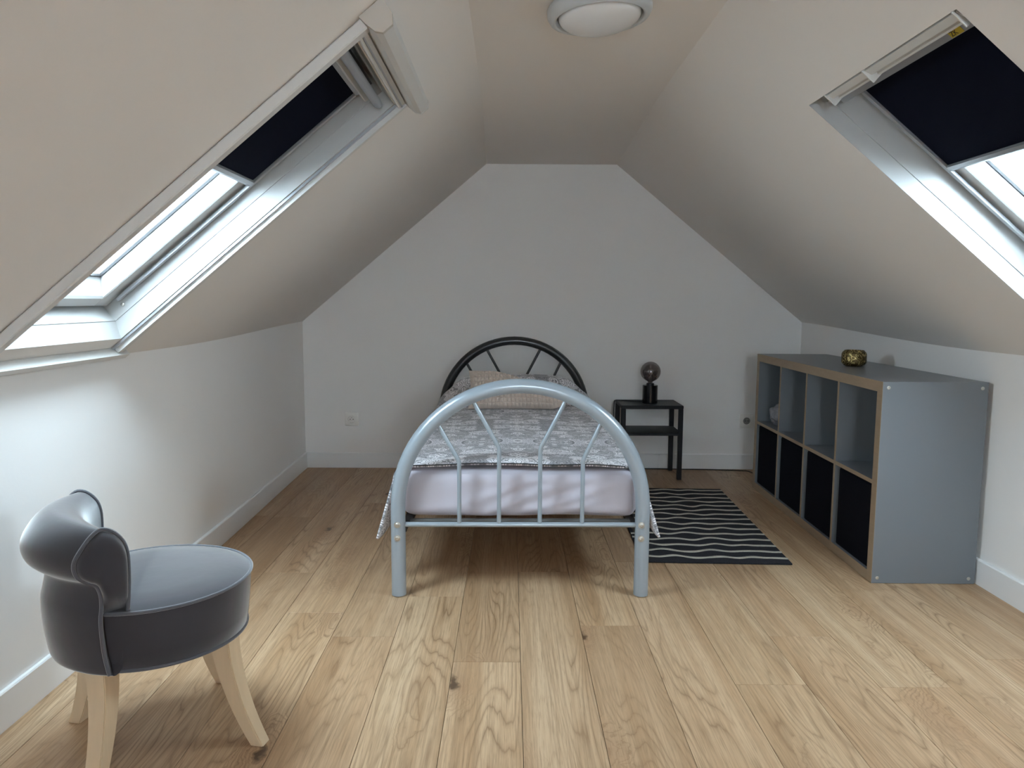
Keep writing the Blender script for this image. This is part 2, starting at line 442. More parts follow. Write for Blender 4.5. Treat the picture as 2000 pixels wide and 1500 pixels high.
for side, kf, cf, nm in (('L', kneeL, ceilL, 'wall_left_slope'), ('R', kneeR, ceilR, 'wall_right_slope')):
    bm = BM(); st = S_TOP[side]
    ss = sorted({0, st} | {q[2] for q in WINS[side]} | {q[3] for q in WINS[side]})
    vs = {}
    def V(y, s):
        k = (round(y, 5), round(s, 5))
        if k not in vs: vs[k] = bm.verts.new(kf(y).lerp(cf(y), s/st))
        return vs[k]
    for y0, y1 in zip(YS, YS[1:]):
        for s0, s1 in zip(ss, ss[1:]):
            yc, sc_ = (y0+y1)/2, (s0+s1)/2
            if any(a < yc < b and c < sc_ < d for a, b, c, d in WINS[side]): continue
            bm.faces.new((V(y0, s0), V(y1, s0), V(y1, s1), V(y0, s1)))
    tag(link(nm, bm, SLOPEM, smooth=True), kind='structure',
        label='sloping white ceiling on the %s with a roof window in it' % ('left' if side == 'L' else 'right'))
def gable(y, name):
    bm = BM()
    pts = [flr(kneeL(y)), flr(kneeR(y)), kneeR(y), ceilR(y), ceilL(y), kneeL(y)]
    vs = [bm.verts.new(p) for p in pts]; bm.faces.new(vs)
    return link(name, bm, WALL)
tag(gable(YB, 'wall_back'), kind='structure', label='white gable wall behind the head of the bed')
wf = gable(YF, 'wall_front'); bmw = BM(); bmw.from_mesh(wf.data)
for co, no in (((-0.15, 0, 0), (1, 0, 0)), ((0.62, 0, 0), (1, 0, 0)), ((0, 0, 0.82), (0, 0, 1)), ((0, 0, 1.62), (0, 0, 1))):
    bmesh.ops.bisect_plane(bmw, geom=bmw.verts[:]+bmw.edges[:]+bmw.faces[:], plane_co=co, plane_no=no)
bmesh.ops.delete(bmw, geom=[f for f in bmw.faces if -0.15 < f.calc_center_median().x < 0.62 and 0.82 < f.calc_center_median().z < 1.62], context='FACES_ONLY')  # opening cut for the added fill window
bmw.to_mesh(wf.data); bmw.free(); tag(wf, kind='structure')

# floor: dark underlay with oak boards laid on it, each a part
fl = BM(); box(fl, -1.30, 1.83, YF, YB, -0.05, -0.0095)
floor = tag(link('floor', fl, plain('dark_underlay', (0.012, 0.008, 0.005), 0.9)), kind='structure', label='light oak plank floor')
seams = [0.036 + 0.199*k for k in range(-7, 10)]
joints = {-1: 2.094, 1: 2.344, 3: 1.968, 4: 2.27, 5: 1.955, 6: 2.657, -6: 3.56, -5: 2.815, -4: 2.44, -3: 2.258, 0: 1.45, 2: 2.95, -2: 1.20, 7: 2.12, -7: 2.2, 8: 2.75}
PLK = 1.382; GAP = 0.0006
mesh_cache = {}
for i in range(len(seams)-1):
    k = i-7
    x0, x1 = max(seams[i], -1.285), min(seams[i+1], 1.815)
    if x1-x0 < 0.01: continue
    j = joints.get(k, 2.0 + 0.37*(k % 3))
    y = j - PLK*4
    while y < YB:
        a, b_ = max(y, YF), min(y+PLK, YB-0.004)
        y += PLK
        if b_-a < 0.02: continue
        hw, hl = (x1-x0)/2-GAP, (b_-a)/2-0.0005
        key = (round(hw, 4), round(hl, 4))
        if key not in mesh_cache:
            bm = BM(); box(bm, -hw, hw, -hl, hl, -0.009, 0.0, bev=0.0005)
            o = link('plank', bm, OAK, floor); mesh_cache[key] = o.data
        else:
            o = bpy.data.objects.new('plank', mesh_cache[key]); COL.objects.link(o); o.parent = floor
        o.location = ((x0+x1)/2, (a+b_)/2, 0)

# skirting boards
def skirt(name, fx, sgn, ya, yb):
    bm = BM(); ys = [ya] + [y for y in YS if ya < y < yb] + [yb]
    prof = [(0.0005, 0.0005), (0.012, 0.0005), (0.012, 0.094), (0.009, 0.098), (0.0005, 0.098)]
    rows = [[bm.verts.new((fx(y).x + sgn*px, y, pz)) for px, pz in prof] for y in ys]
    n = len(prof)
    for a, b in zip(rows, rows[1:]):
        for q in range(n): bm.faces.new((a[q], a[(q+1) % n], b[(q+1) % n], b[q]))
    bm.faces.new(rows[0]); bm.faces.new(rows[-1][::-1])
    return tag(link(name, bm, TRIM), kind='structure')
skirt('baseboard_left', kneeL, 1, YF+0.02, YB-0.001)
skirt('baseboard_right', kneeR, -1, YF+0.02, YB-0.001)
def skirt_back(name, x0, x1):
    bm = BM(); prof = [(YB-0.0005, 0.0005), (YB-0.012, 0.0005), (YB-0.012, 0.094), (YB-0.009, 0.098), (YB-0.0005, 0.098)]
    prism(bm, prof, lambda p: Vector((x0, p[0], p[1])), lambda p: Vector((x1, p[0], p[1])))
    return link(name, bm, TRIM)
bb = tag(skirt_back('baseboard_back', -1.282, 0.9475), kind='structure')
skirt_back('baseboard_length', 0.9485, 1.811).parent = bb

# ------------------------------------------------------------------ roof windows
def lb(bm, side, y0, y1, s0, s1, n0, n1, bev=0.0):
    return box(bm, y0, y1, s0, s1, n0, n1, bev=bev, fn=lambda c: W(side, c.x, c.y, c.z))
def portal(side, y0, y1, s0, s1, n):
    ld = bpy.data.lights.new('sky_portal', 'AREA'); ld.shape = 'RECTANGLE'
    ld.size = y1-y0; ld.size_y = s1-s0
    ld.cycles.is_portal = True
    o = bpy.data.objects.new('sky_portal', ld); COL.objects.link(o)
    Nn, S = (NL, SL) if side == 'L' else (NR, SR)
    z = -Nn; x = S.cross(z).normalized(); y = z.cross(x)
    Mx = Matrix((x, y, z)).transposed().to_4x4(); Mx.translation = W(side, (y0+y1)/2, (s0+s1)/2, n)
    o.matrix_world = Mx
def roof_window(idx, side, q, nf=-0.098, label=None):
    y0, y1, s0, s1 = q
    root = empty('window_%d' % idx, W(side, (y0+y1)/2, (s0+s1)/2, 0), kind='structure', label=label)
    inv = Matrix.Translation(-root.location)
    def L(name, bm, mat, parent=None, smooth=False, label=None):
        bm.transform(inv); return link(name, bm, mat, parent or root, smooth, label)
    D0, D1 = -0.050, nf-0.102
    ep = 0.0006
    # lining boards
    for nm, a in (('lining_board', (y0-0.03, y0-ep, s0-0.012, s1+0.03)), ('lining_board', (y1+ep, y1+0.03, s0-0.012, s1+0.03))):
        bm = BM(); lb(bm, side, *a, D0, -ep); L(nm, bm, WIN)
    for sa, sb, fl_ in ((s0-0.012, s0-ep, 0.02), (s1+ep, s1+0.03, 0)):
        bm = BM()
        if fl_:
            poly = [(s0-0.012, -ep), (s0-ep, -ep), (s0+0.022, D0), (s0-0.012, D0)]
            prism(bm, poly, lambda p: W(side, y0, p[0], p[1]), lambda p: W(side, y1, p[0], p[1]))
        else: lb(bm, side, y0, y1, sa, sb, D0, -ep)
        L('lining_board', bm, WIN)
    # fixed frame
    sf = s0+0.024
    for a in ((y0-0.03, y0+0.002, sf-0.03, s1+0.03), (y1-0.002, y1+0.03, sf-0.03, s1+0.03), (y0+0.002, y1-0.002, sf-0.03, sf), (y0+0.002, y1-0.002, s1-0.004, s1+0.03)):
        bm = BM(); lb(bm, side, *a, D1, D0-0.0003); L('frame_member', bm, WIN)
    # dark seal between frame and sash
    sb0, sb1 = sf+0.010, s1-0.062
    bm = BM()
    for a in ((y0+0.0025, y0+0.007, sf, s1-0.005), (y1-0.007, y1-0.0025, sf, s1-0.005), (y0+0.007, y1-0.007, sf+0.0005, sb0-0.001), ):
        lb(bm, side, *a, nf-0.087, nf-0.037)
    L('seal', bm, DARKGAP)
    # sash: two stiles, bottom rail, top rail
    yi0, yi1 = y0+0.055, y1-0.075
    sash = empty('sash', (0, 0, 0)); sash.parent = root
    for a, m in (((y0+0.0072, yi0), WIN), ((yi1, y1-0.0072), WIN)):
        bm = BM(); lb(bm, side, a[0], a[1], sb0, sb1+0.04, nf-0.092, nf, bev=0.003); L('stile', bm, m, sash)
    bm = BM(); poly = [(sb0, nf-0.092), (sb0, nf-0.003), (sb0+0.003, nf), (sb0+0.036, nf), (sb0+0.042, nf-0.006), (sb0+0.075, nf-0.057), (sb0+0.075, nf-0.092)]
    prism(bm, poly, lambda p: W(side, yi0, p[0], p[1]), lambda p: W(side, yi1, p[0], p[1])); L('bottom_rail', bm, WIN, sash)
    bm = BM(); lb(bm, side, yi0, yi1, sb1-0.02, sb1+0.04, nf-0.092, nf, bev=0.003); L('top_rail', bm, WIN, sash)
    bm = BM()
    for a in ((yi0, yi0+0.004, sb0+0.075, sb1-0.02), (yi1-0.004, yi1, sb0+0.075, sb1-0.02), (yi0+0.004, yi1-0.004, sb0+0.075, sb0+0.079)):
        lb(bm, side, *a, nf-0.058, nf-0.050)
    L('glazing_bead', bm, DARKGAP, sash, label='dark glazing seal')
    bm = BM(); lb(bm, side, yi0+0.0005, yi1-0.0005, sb0+0.0755, sb1-0.0205, nf-0.066, nf-0.060); L('pane', bm, GLASS, sash)
    bm = BM(); lb(bm, side, yi0+0.0005, yi1-0.0005, sb0+0.0755, sb1-0.0205, nf-0.086, nf-0.080); L('pane', bm, GLASS, sash)
    # outer cladding, roof side
    bm = BM()
    for a in ((y0-0.04, y0+0.02, sf-0.04, s1+0.04), (y1-0.02, y1+0.04, sf-0.04, s1+0.04), (y0+0.02, y1-0.02, sf-0.04, sf+0.02), (y0+0.02, y1-0.02, s1-0.04, s1+0.04)):
        lb(bm, side, *a, nf-0.127, nf-0.103)
    L('outer_cladding', bm, TILEX)
    portal(side, y0+0.0, y1-0.0, s0, s1, nf-0.14)
    return root, L, (yi0, yi1, sb0, sb1, nf)

def blind(side, root, L, y0, y1, sbot, stop, nb, smin=0.17):
    bl = empty('roller_blind', (0, 0, 0)); bl.parent = root; bl['label'] = 'navy blackout roller blind pulled halfway down'
    bm = BM(); lb(bm, side, y0, y1, sbot+0.012, stop, nb-0.0015, nb); L('fabric', bm, NAVY, bl, label='navy blackout fabric')
    bm = BM()
    prism(bm, [(sbot-0.010, nb-0.008), (sbot-0.010, nb+0.004), (sbot-0.002, nb+0.010), (sbot+0.009, nb+0.008), (sbot+0.012, nb+0.002), (sbot+0.012, nb-0.008)],
          lambda p: W(side, y0, p[0], p[1]), lambda p: W(side, y1, p[0], p[1])); L('bottom_bar', bm, ALU, bl)
    bm = BM(); prism(bm, [(stop, nb-0.01), (stop, nb+0.004), (stop+0.012, nb+0.010), (stop+0.03, nb+0.010), (stop+0.03, nb-0.01)],
          lambda p: W(side, y0-0.014, p[0], p[1]), lambda p: W(side, y1+0.014, p[0], p[1])); L('cassette', bm, ALU, bl)
    for a in ((y0-0.016, y0-0.001), (y1+0.001, y1+0.016)):
        bm = BM(); lb(bm, side, a[0], a[1], smin, stop, nb-0.002, nb+0.008, bev=0.001); L('side_channel', bm, ALU, bl)
    return bl

# --- left window
r1, L1, d1 = roof_window(1, 'L', WINS['L'][0], label='left roof window with the navy blind half down')
yi0, yi1, sb0, sb1, nf = d1
blind('L', r1, L1, 1.70, 2.240, 0.705, 1.106, nf+0.009)
bm = BM(); pts = [W('L', y, 1.140, -0.018) for y in (1.72, 1.9, 2.1, 2.195)]
def rounded(side, bm, ya, yb, sc_, nc, rs, rn, m=14):
    poly = [(sc_+rs*math.cos(2*PI*k/m), nc+rn*math.sin(2*PI*k/m)) for k in range(m)]
    prism(bm, poly, lambda p: W(side, ya, p[0], p[1]), lambda p: W(side, yb, p[0], p[1]))
rounded('L', bm, 1.72, 2.215, 1.140, -0.018, 0.013, 0.018)
L1('control_bar', bm, ALU, smooth=True, label='grey metal opening bar')
bm = BM(); lb(bm, 'L', 1.70, 2.25, 1.116, 1.150, -0.095, -0.050, bev=0.003); L1('ventilation_flap', bm, WIN)
bm = BM(); lb(bm, 'L', 1.70, 2.20, 1.1515, 1.164, -0.10, -0.062); L1('ventilation_slot', bm, DARKGAP, label='dark ventilation slot')
bm = BM(); c = W('L', 2.2665, 0.165, -0.072)
lathe(bm, [(0.0001, 0), (0.0055, 0), (0.006, 0.0015), (0.004, 0.003), (0.0001, 0.003)], 12)
bm.transform(Matrix.Translation(c) @ Matrix.Rotation(PI/2, 4, 'X')); L1('frame_plug', bm, STEEL, smooth=True, label='small grey plug')

# --- right window
r2, L2, d2 = roof_window(2, 'R', WINS['R'][0], nf=-0.128, label='right roof window with a wide navy blind half down')
yi0, yi1, sb0, sb1, nf = d2
blind('R', r2, L2, 1.570, 2.222, 0.752, 1.092, nf+0.009, 0.35)
bm = BM()
prism(bm, [(1.112, -0.105), (1.112, -0.058), (1.134, -0.058), (1.138, -0.045), (1.144, -0.034), (1.150, -0.0305), (1.150, -0.105)],
      lambda p: W('R', 1.56, p[0], p[1]), lambda p: W('R', 2.235, p[0], p[1])); L2('ventilation_flap', bm, ALU)
bm = BM()
prism(bm, [(1.142, -0.029), (1.141, -0.022), (1.147, -0.019), (1.151, -0.022), (1.155, -0.022), (1.157, -0.008), (1.176, -0.003), (1.180, -0.010), (1.180, -0.029)],
      lambda p: W('R', 1.545, p[0], p[1]), lambda p: W('R', 2.15, p[0], p[1])); L2('control_bar', bm, PVC, label='clear white opening bar along the top')
for yy in (1.548, 1.93, 2.15):
    bm = BM(); lb(bm, 'R', yy, yy+0.005, 1.139, 1.183, -0.030, 0.002, bev=0.001); L2('bar_bracket', bm, PVC)
bm = BM(); lb(bm, 'R', 1.655, 1.699, 1.1135, 1.1325, -0.0578, -0.0573)
stk = L2('sticker', bm, YEL, label='yellow sticker with black marks')
cu = bpy.data.curves.new('ink', 'FONT'); cu.body = 'ZK'; cu.size = 0.018; cu.extrude = 0.0002
to = bpy.data.objects.new('ink', cu); COL.objects.link(to)
bpy.context.view_layer.update()
me = bpy.data.meshes.new_from_object(to.evaluated_get(bpy.context.evaluated_depsgraph_get()))
bpy.data.objects.remove(to); me.materials.clear(); me.materials.append(INK)
to = bpy.data.objects.new('sticker_marks', me); COL.objects.link(to)
xa, ya_ = Vector((0, -1, 0)), SR
za = xa.cross(ya_); Mx = Matrix((xa, ya_, za)).transposed().to_4x4(); Mx.translation = W('R', 1.695, 1.1165, -0.0570)
me.transform(Matrix.Translation(-r2.location) @ Mx); to.parent = stk
# --- unseen gable window behind the camera, added to light the back wall
GW = (-0.15, 0.62, 0.82, 1.62)
g = empty('window_3', (0.25, YF, 1.17), kind='structure')
def LG(name, x0, x1, z0, z1, ya, yb, mat):
    bm = BM(); box(bm, x0, x1, ya, yb, z0, z1); bm.transform(Matrix.Translation(-g.location)); link(name, bm, mat, g)
xa_, xb_, za_, zb_ = GW
LG('frame_member', xa_-0.03, xa_+0.05, za_-0.03, zb_+0.03, YF-0.08, YF+0.012, WIN); LG('frame_member', xb_-0.05, xb_+0.03, za_-0.03, zb_+0.03, YF-0.08, YF+0.012, WIN)
LG('frame_member', xa_+0.05, xb_-0.05, za_-0.03, za_+0.05, YF-0.08, YF+0.012, WIN); LG('frame_member', xa_+0.05, xb_-0.05, zb_-0.05, zb_+0.03, YF-0.08, YF+0.012, WIN)
LG('pane', xa_+0.051, xb_-0.051, za_+0.051, zb_-0.051, YF-0.05, YF-0.044, GLASS)
ld = bpy.data.lights.new('sky_portal', 'AREA'); ld.shape = 'RECTANGLE'; ld.size = xb_-xa_; ld.size_y = zb_-za_; ld.cycles.is_portal = True  # portal for sky light through the added window
po = bpy.data.objects.new('sky_portal', ld); COL.objects.link(po); po.location = ((xa_+xb_)/2, YF-0.1, (za_+zb_)/2); po.rotation_euler = (PI/2, 0, PI)

# --- insect screen around the left window
scr = empty('insect_screen', W('L', 2.0, 0.0, 0.0), label='white insect screen housing and rails mounted around the left roof window', cat='insect screen')
inv = Matrix.Translation(-scr.location)
def LS(name, bm, mat, smooth=False, label=None):
    bm.transform(inv); return link(name, bm, mat, scr, smooth, label)
e = 0.0012
bm = BM(); lb(bm, 'L', 1.650, 1.678, 0.046, 1.21, e, 0.026, bev=0.003); LS('side_rail', bm, PVC)
bm = BM()
def skew_box(bm, y00, y01, y10, y11, s0, s1, n0, n1):
    vs = [bm.verts.new(W('L', y, s, n)) for (y, s) in ((y00, s0), (y01, s0), (y11, s1), (y10, s1)) for n in (n0, n1)]
    for f in ((0, 2, 4, 6), (1, 7, 5, 3), (0, 1, 3, 2), (2, 3, 5, 4), (4, 5, 7, 6), (6, 7, 1, 0)): bm.faces.new([vs[i] for i in f])
skew_box(bm, 2.285, 2.313, 2.283, 2.300, 0.046, 1.206, e, 0.022); LS('side_rail', bm, PVC)
bm = BM(); skew_box(bm, 2.3145, 2.350, 2.3015, 2.322, 0.046, 1.206, e, 0.012); LS('side_rail_flange', bm, PVC)
bm = BM(); skew_box(bm, 2.2735, 2.2845, 2.2735, 2.2825, 0.046, 1.206, e, 0.008); LS('screen_channel', bm, ALU, label='grey inner channel of the far rail')
bm = BM(); prism(bm, [(0.004, e), (0.004, 0.014), (0.012, 0.022), (0.022, 0.022), (0.024, 0.030), (0.044, 0.030), (0.044, e)],
                 lambda p: W('L', 1.650, p[0], p[1]), lambda p: W('L', 2.350, p[0], p[1])); LS('bottom_rail', bm, PVC)
bm = BM(); lb(bm, 'L', 1.679, 2.282, 1.181, 1.2065, e, 0.016, bev=0.002); LS('top_rail', bm, PVC)
bm = BM(); lb(bm, 'L', 1.679, 2.282, 1.190, 1.194, 0.0162, 0.020); LS('top_rail_bead', bm, ALU)
cap = [(1.2082, 0.0015), (1.2105, 0.022), (1.2160, 0.045), (1.2268, 0.057), (1.2530, 0.057), (1.2660, 0.040), (1.2700, 0.0015)]
bm = BM(); prism(bm, cap, lambda p: W('L', 1.652, p[0], p[1]), lambda p: W('L', 2.325, p[0], p[1])); LS('housing', bm, PVC)
cc = (1.238, 0.03)
bm = BM(); prism(bm, [(cc[0]+(a-cc[0])*1.03, max(e, cc[1]+(b-cc[1])*1.03)) for a, b in cap], lambda p: W('L', 1.640, p[0], p[1]), lambda p: W('L', 1.651, p[0], p[1])); LS('end_cap', bm, plain('beige_end_cap', (0.50, 0.46, 0.41), 0.5))
bm = BM(); prism(bm, [(cc[0]+(a-cc[0])*1.03, max(e, cc[1]+(b-cc[1])*1.03)) for a, b in cap], lambda p: W('L', 2.326, p[0], p[1]), lambda p: W('L', 2.336, p[0], p[1])); LS('end_cap', bm, PVC)

# ------------------------------------------------------------------ bed
BX = 0.041
bed = empty('single_bed', (BX, 2.60, 0), 0.006, 'silver-blue metal single bed with arched tube footboard and dark arched headboard', 'bed')
def arch_part(name, y, zc, mat, r=0.0262, hw=0.438):
    pts = [(-hw, y, 0.003), (-hw, y, 0.1), (-hw, y, 0.2), (-hw, y, zc-0.04)]
    pts += [(-hw*math.cos(PI*k/36), y, zc + hw*math.sin(PI*k/36)) for k in range(37)]
    pts += [(hw, y, zc-0.04), (hw, y, 0.2), (hw, y, 0.1), (hw, y, 0.003)]
    bm = BM(); tube(bm, pts, r, 24); return link(name, bm, mat, bed, True)
arch_part('footboard_arch', 0, 0.325, FRAME_G)
hb = arch_part('headboard_arch', 1.955, 0.380, FRAME_K); hb['label'] = 'dark grey headboard arch'
for y, dz, mat in ((0, 0, FRAME_G), (1.955, 0.055, FRAME_K)):
    bm = BM(); tube(bm, [(-0.415, y, 0.262+dz), (0.415, y, 0.262+dz)], 0.0092, 14); link('cross_rail', bm, mat, bed, True)
    for xb, zb, xe, ze in ((-0.219, 0.492, -0.300, 0.636), (-0.077, 0.540, -0.177, 0.722), (0.069, 0.540, 0.165, 0.726), (0.221, 0.498, 0.290, 0.645)):
        bm = BM()
        d = Vector((xe-xb, 0, ze-zb)).normalized()
        pts = [(xb, y, 0.265+dz), (xb, y, zb-0.018+dz), (xb, y, zb-0.006+dz), (xb+d.x*0.006, y, zb+d.z*0.006+dz), (xb+d.x*0.018, y, zb+d.z*0.018+dz), (xe, y, ze+dz)]
        tube(bm, pts, 0.0078, 12); link('spindle', bm, mat, bed, True)
for sx in (-1, 1):
    bm = BM(); box(bm, sx*0.424-0.012, sx*0.424+0.012, 0.022, 1.935, 0.225, 0.2455, bev=0.003); link('side_rail', bm, FRAME_K, bed)
    for zb in (0.268, 0.219):
        bm = BM(); lathe(bm, [(0.0001, 0), (0.0115, 0), (0.0115, 0.002), (0.0075, 0.0022), (0.0075, 0.0045), (0.0055, 0.006), (0.003, 0.006), (0.0028, 0.004), (0.0001, 0.004)], 16)
        bm.transform(Matrix.Translation((sx*0.438 - 0.004*sx - 0.004, -0.0255, zb)) @ Matrix.Rotation(PI/2, 4, 'X')); link('bolt', bm, STEEL, bed, True)
    bm = BM(); box(bm, sx*0.41-0.014, sx*0.41+0.014, 0.06, 1.93, 0.246, 0.2585); link('slat_ledge', bm, FRAME_K, bed)
for k in range(13):
    bm = BM(); y = 0.20+k*0.135
    box(bm, -0.405, 0.405, y-0.028, y+0.028, 0.2595, 0.2690, bev=0.002); link('slat', bm, BEECH, bed)
bm = BM(); box(bm, -0.4, 0.4, 0.030, 0.055, 0.2505, 0.2695, bev=0.002); link('end_bar', bm, plain('grey_brown_bar', (0.10, 0.095, 0.09), 0.5), bed)

# mattress in fitted sheet
MX0, MX1, MY0, MY1, MZ0, MZ1 = BX-0.436, BX+0.430, 2.640, 4.515, 0.2705, 0.447
def mattress():
    bm = BM(); nx, ny, nz = 60, 60, 14
    cx, cy, cz = (MX0+MX1)/2, (MY0+MY1)/2, (MZ0+MZ1)/2
    hx, hy, hz = (MX1-MX0)/2, (MY1-MY0)/2, (MZ1-MZ0)/2
    r = 0.045
    bmesh.ops.create_cube(bm, size=2.0)
    bmesh.ops.subdivide_edges(bm, edges=bm.edges, cuts=39, use_grid_fill=True)
    for v in bm.verts:
        p = Vector((v.co.x*hx, v.co.y*hy, v.co.z*hz))
        q = Vector((max(-hx+r, min(hx-r, p.x)), max(-hy+r, min(hy-r, p.y)), max(-hz+r, min(hz-r, p.z))))
        d = p-q
        if d.length > 1e-6: p = q + d.normalized()*min(d.length, r) if sum(abs(c) > 1e-6 for c in d) > 1 else q+d
        # creases of the sheet on the foot end
        if p.y < -hy+0.03:
            a = noise.noise(Vector((p.x*4, p.z*30-p.x*11, 3.1)))
            p.y += 0.009*a*math.exp(-((p.x-0.03)/0.22)**2) + 0.003*a + 0.003*math.sin(p.x*26+1.0)
        if p.z < 0: p.z = max(p.z + 0.004*math.sin(p.x*9)*(-p.z/hz), -hz)
        v.co = p + Vector((cx, cy, cz))
    return tag(link('mattress', bm, SHEET, None, True, angle=60), 'mattress in a plain lilac-grey fitted sheet lying on the bed frame', 'mattress')
mattress()

# duvet
def duvet():
    bm = BM(); NU, NV = 150, 150
    Y0, Y1 = 2.662, 4.52
    HT, R = 0.402, 0.050
    def prof(u, v):
        y = lerp(Y0, Y1, v)
        drop = 0.175 + 0.040*math.exp(-((y-Y0)/0.10)**2) + 0.012*math.sin(y*7.3 + (3 if u > .5 else 0))
        total = HT + R*PI/2 + drop
        a = (u*2-1)*total; s = 1 if a >= 0 else -1; a = abs(a)
        pil = sstep(4.12, 4.30, y)*(1-sstep(4.40, 4.56, y))
        top = 0.458 + 0.012*math.cos(a/HT*1.3)+ 0.150*pil*(1-0.35*(a/HT)**4)
        if a < HT:
            x = a; z = top
            z += 0.006*noise.noise(Vector((s*a*6, y*5, 1.7))) + 0.004*math.sin(y*13+s*a*5)*noise.noise(Vector((s*a*3, y*2, 9)))
            if pil > 0: z -= 0.04*pil*sstep(0.30, 0.408, a)
        elif a < HT+R*PI/2:
            t = (a-HT)/R; x = HT+R*math.sin(t); z = top-0.04*pil-R*(1-math.cos(t))
        else:
            dd = a-HT-R*PI/2; fl_ = math.exp(-(y-Y0)/0.20); x = HT+R+dd*(0.05+0.25*fl_); z = top-0.04*pil-R-dd*0.975
            x += (1-fl_)*(0.010*math.sin(y*9+s)+0.005*math.sin(y*23))*min(1, dd/0.1)
        hem = math.exp(-((y-Y0)/0.018)**2)
        if a < HT: z -= 0.008*hem
        yy = y - 0.004*math.sin(s*a*11) * (1-v)
        return Vector((BX-0.006+s*x, yy, max(z, 0.10)))
    def f(u, v): return prof(u, v)
    def uvf(u, v): return ((u*2-1)*0.68, lerp(0, Y1-Y0, v))
    grid(bm, NU, NV, f, uvf)
    o = link('duvet', bm, PAISLEY, None, True, angle=70)
    md = o.modifiers.new('thickness', 'SOLIDIFY'); md.thickness = 0.008; md.offset = 1.0
    # hem seam along the foot edge
    o2 = BM()
    pts = []
    for i in range(33, 118):
        p = prof(i/150, 0.0); nx_ = prof(i/150, 0.02)
        pts.append(Vector((p.x, p.y-0.0035, p.z+0.008)))
    tube(o2, pts, 0.0022, 6)
    link('hem_piping', o2, plain('dark_hem', (0.03, 0.03, 0.033), 0.8), o, True, label='dark hem line along the foot edge')
    return tag(o, 'white and grey paisley duvet spread over the bed, corners hanging down', 'duvet')
duvet()

# waffle cushion
def cushion():
    root = empty('cushion', (0.038, 4.06, 0.505), 0, 'beige waffle-textured plush cushion leaning on the bedding at the head of the bed', 'cushion')
    bm = BM(); NU, NV = 150, 72
    Wd, H = 0.53, 0.225
    def side(sg):
        def f(u, v):
            x, z = (u-0.5)*Wd, (v-0.5)*H
            # pinched corners
            x *= 1-0.05*(1-(abs(v*2-1))**2)
            z *= 1 - 0.05*(1-(abs(u*2-1))**2)
            if v > 0.3: z -= (v-0.3)/0.7*0.085*sstep(0.22, 0.85, u)
            else: z += 0.02*sstep(0.85, 1.0, u)
            edge = (1-abs(u*2-1)**2.6)*(1-abs(v*2-1)**2.2)
            th = 0.058*max(0, edge)**0.5
            nu_, nv_ = 25, 9
            b = max(0, math.sin(u*nu_*PI)*(1 if int(u*nu_) % 2 == 0 else -1))**0.5 * max(0, math.sin(v*nv_*PI)*(1 if int(v*nv_) % 2 == 0 else -1))**0.5
            th += 0.011*b*min(1, edge*6)
            return Vector((x, sg*th, z))
        return f
    NU, NV = 200, 90
    grid(bm, NU, NV, side(-1)); grid(bm, NU, NV, side(1))
    bmesh.ops.remove_doubles(bm, verts=bm.verts, dist=0.0004)
    bm.transform(Matrix.Rotation(math.radians(-27), 4, 'X'))
    o = link('cushion_cover', bm, WAFFLE, root, True, angle=80)
    root.location = (0.038, 4.035, 0.577)
    return root
cushion()

# ------------------------------------------------------------------ nightstand, lamp, cord
nsx, nsy = 0.846, 4.490
ns = empty('nightstand', (nsx, nsy, 0), 0.0, 'small black metal nightstand with one lower shelf, right of the bed', 'table')
hw, hd = 0.184, 0.137
bm = BM(); box(bm, -hw, hw, -hd, hd, 0.428, 0.4485, bev=0.003); link('top', bm, BLACK, ns)
bm = BM(); box(bm, -hw+0.002, hw-0.002, -hd+0.002, hd-0.002, 0.268, 0.284, bev=0.002); link('shelf', bm, BLACK, ns)
for sx in (-1, 1):
    for sy in (-1, 1):
        bm = BM(); cx, cy = sx*(hw-0.014), sy*(hd-0.014)
        # L-section legs cut from sheet steel
        box(bm, cx-0.013, cx+0.013, cy-0.013, cy+0.013, 0.004, 0.4275, bev=0.0015)
        box(bm, cx-0.012, cx+0.012, cy-0.012, cy+0.012, 0.0005, 0.004)
        link('leg', bm, BLACK, ns)
lamp = empty('table_lamp', (0.850, 4.470, 0.449), 0, 'black cylinder table lamp with a big round smoked glass bulb, on the nightstand', 'lamp')
bm = BM(); lathe(bm, [(0.0001, 0.0), (0.0445, 0.0), (0.0455, 0.001), (0.0455, 0.1085), (0.0445, 0.1095), (0.0001, 0.1095)], 48); link('base', bm, BLACKG, lamp, True)
bm = BM(); lathe(bm, [(0.0001, 0.1095), (0.023, 0.1095), (0.023, 0.120), (0.020, 0.122), (0.0001, 0.122)], 32); link('lamp_holder', bm, BLACK, lamp, True)
bm = BM(); pr = []
for k in range(25):
    a = -PI/2+0.36+(PI-0.36)*k/24
    pr.append((max(0.0001, 0.060*math.cos(a)), 0.191+0.060*math.sin(a)))
pr = [(0.014, 0.1225), (0.015, 0.130)] + pr
lathe(bm, pr, 48); blb = link('bulb', bm, SMOKE, lamp, True, label='smoked glass globe bulb')
bm = BM(); tube(bm, [(0, 0, 0.128), (0, 0, 0.165), (0.012, 0, 0.185), (0.014, 0, 0.2), (-0.014, 0, 0.2), (-0.012, 0, 0.185), (0, 0, 0.17)], 0.0018, 8)
lathe(bm, [(0.0001, 0.1228), (0.012, 0.1228), (0.011, 0.150), (0.004, 0.165), (0.0001, 0.166)], 16)
link('filament', bm, STEEL, blb, True)
cord = BM()
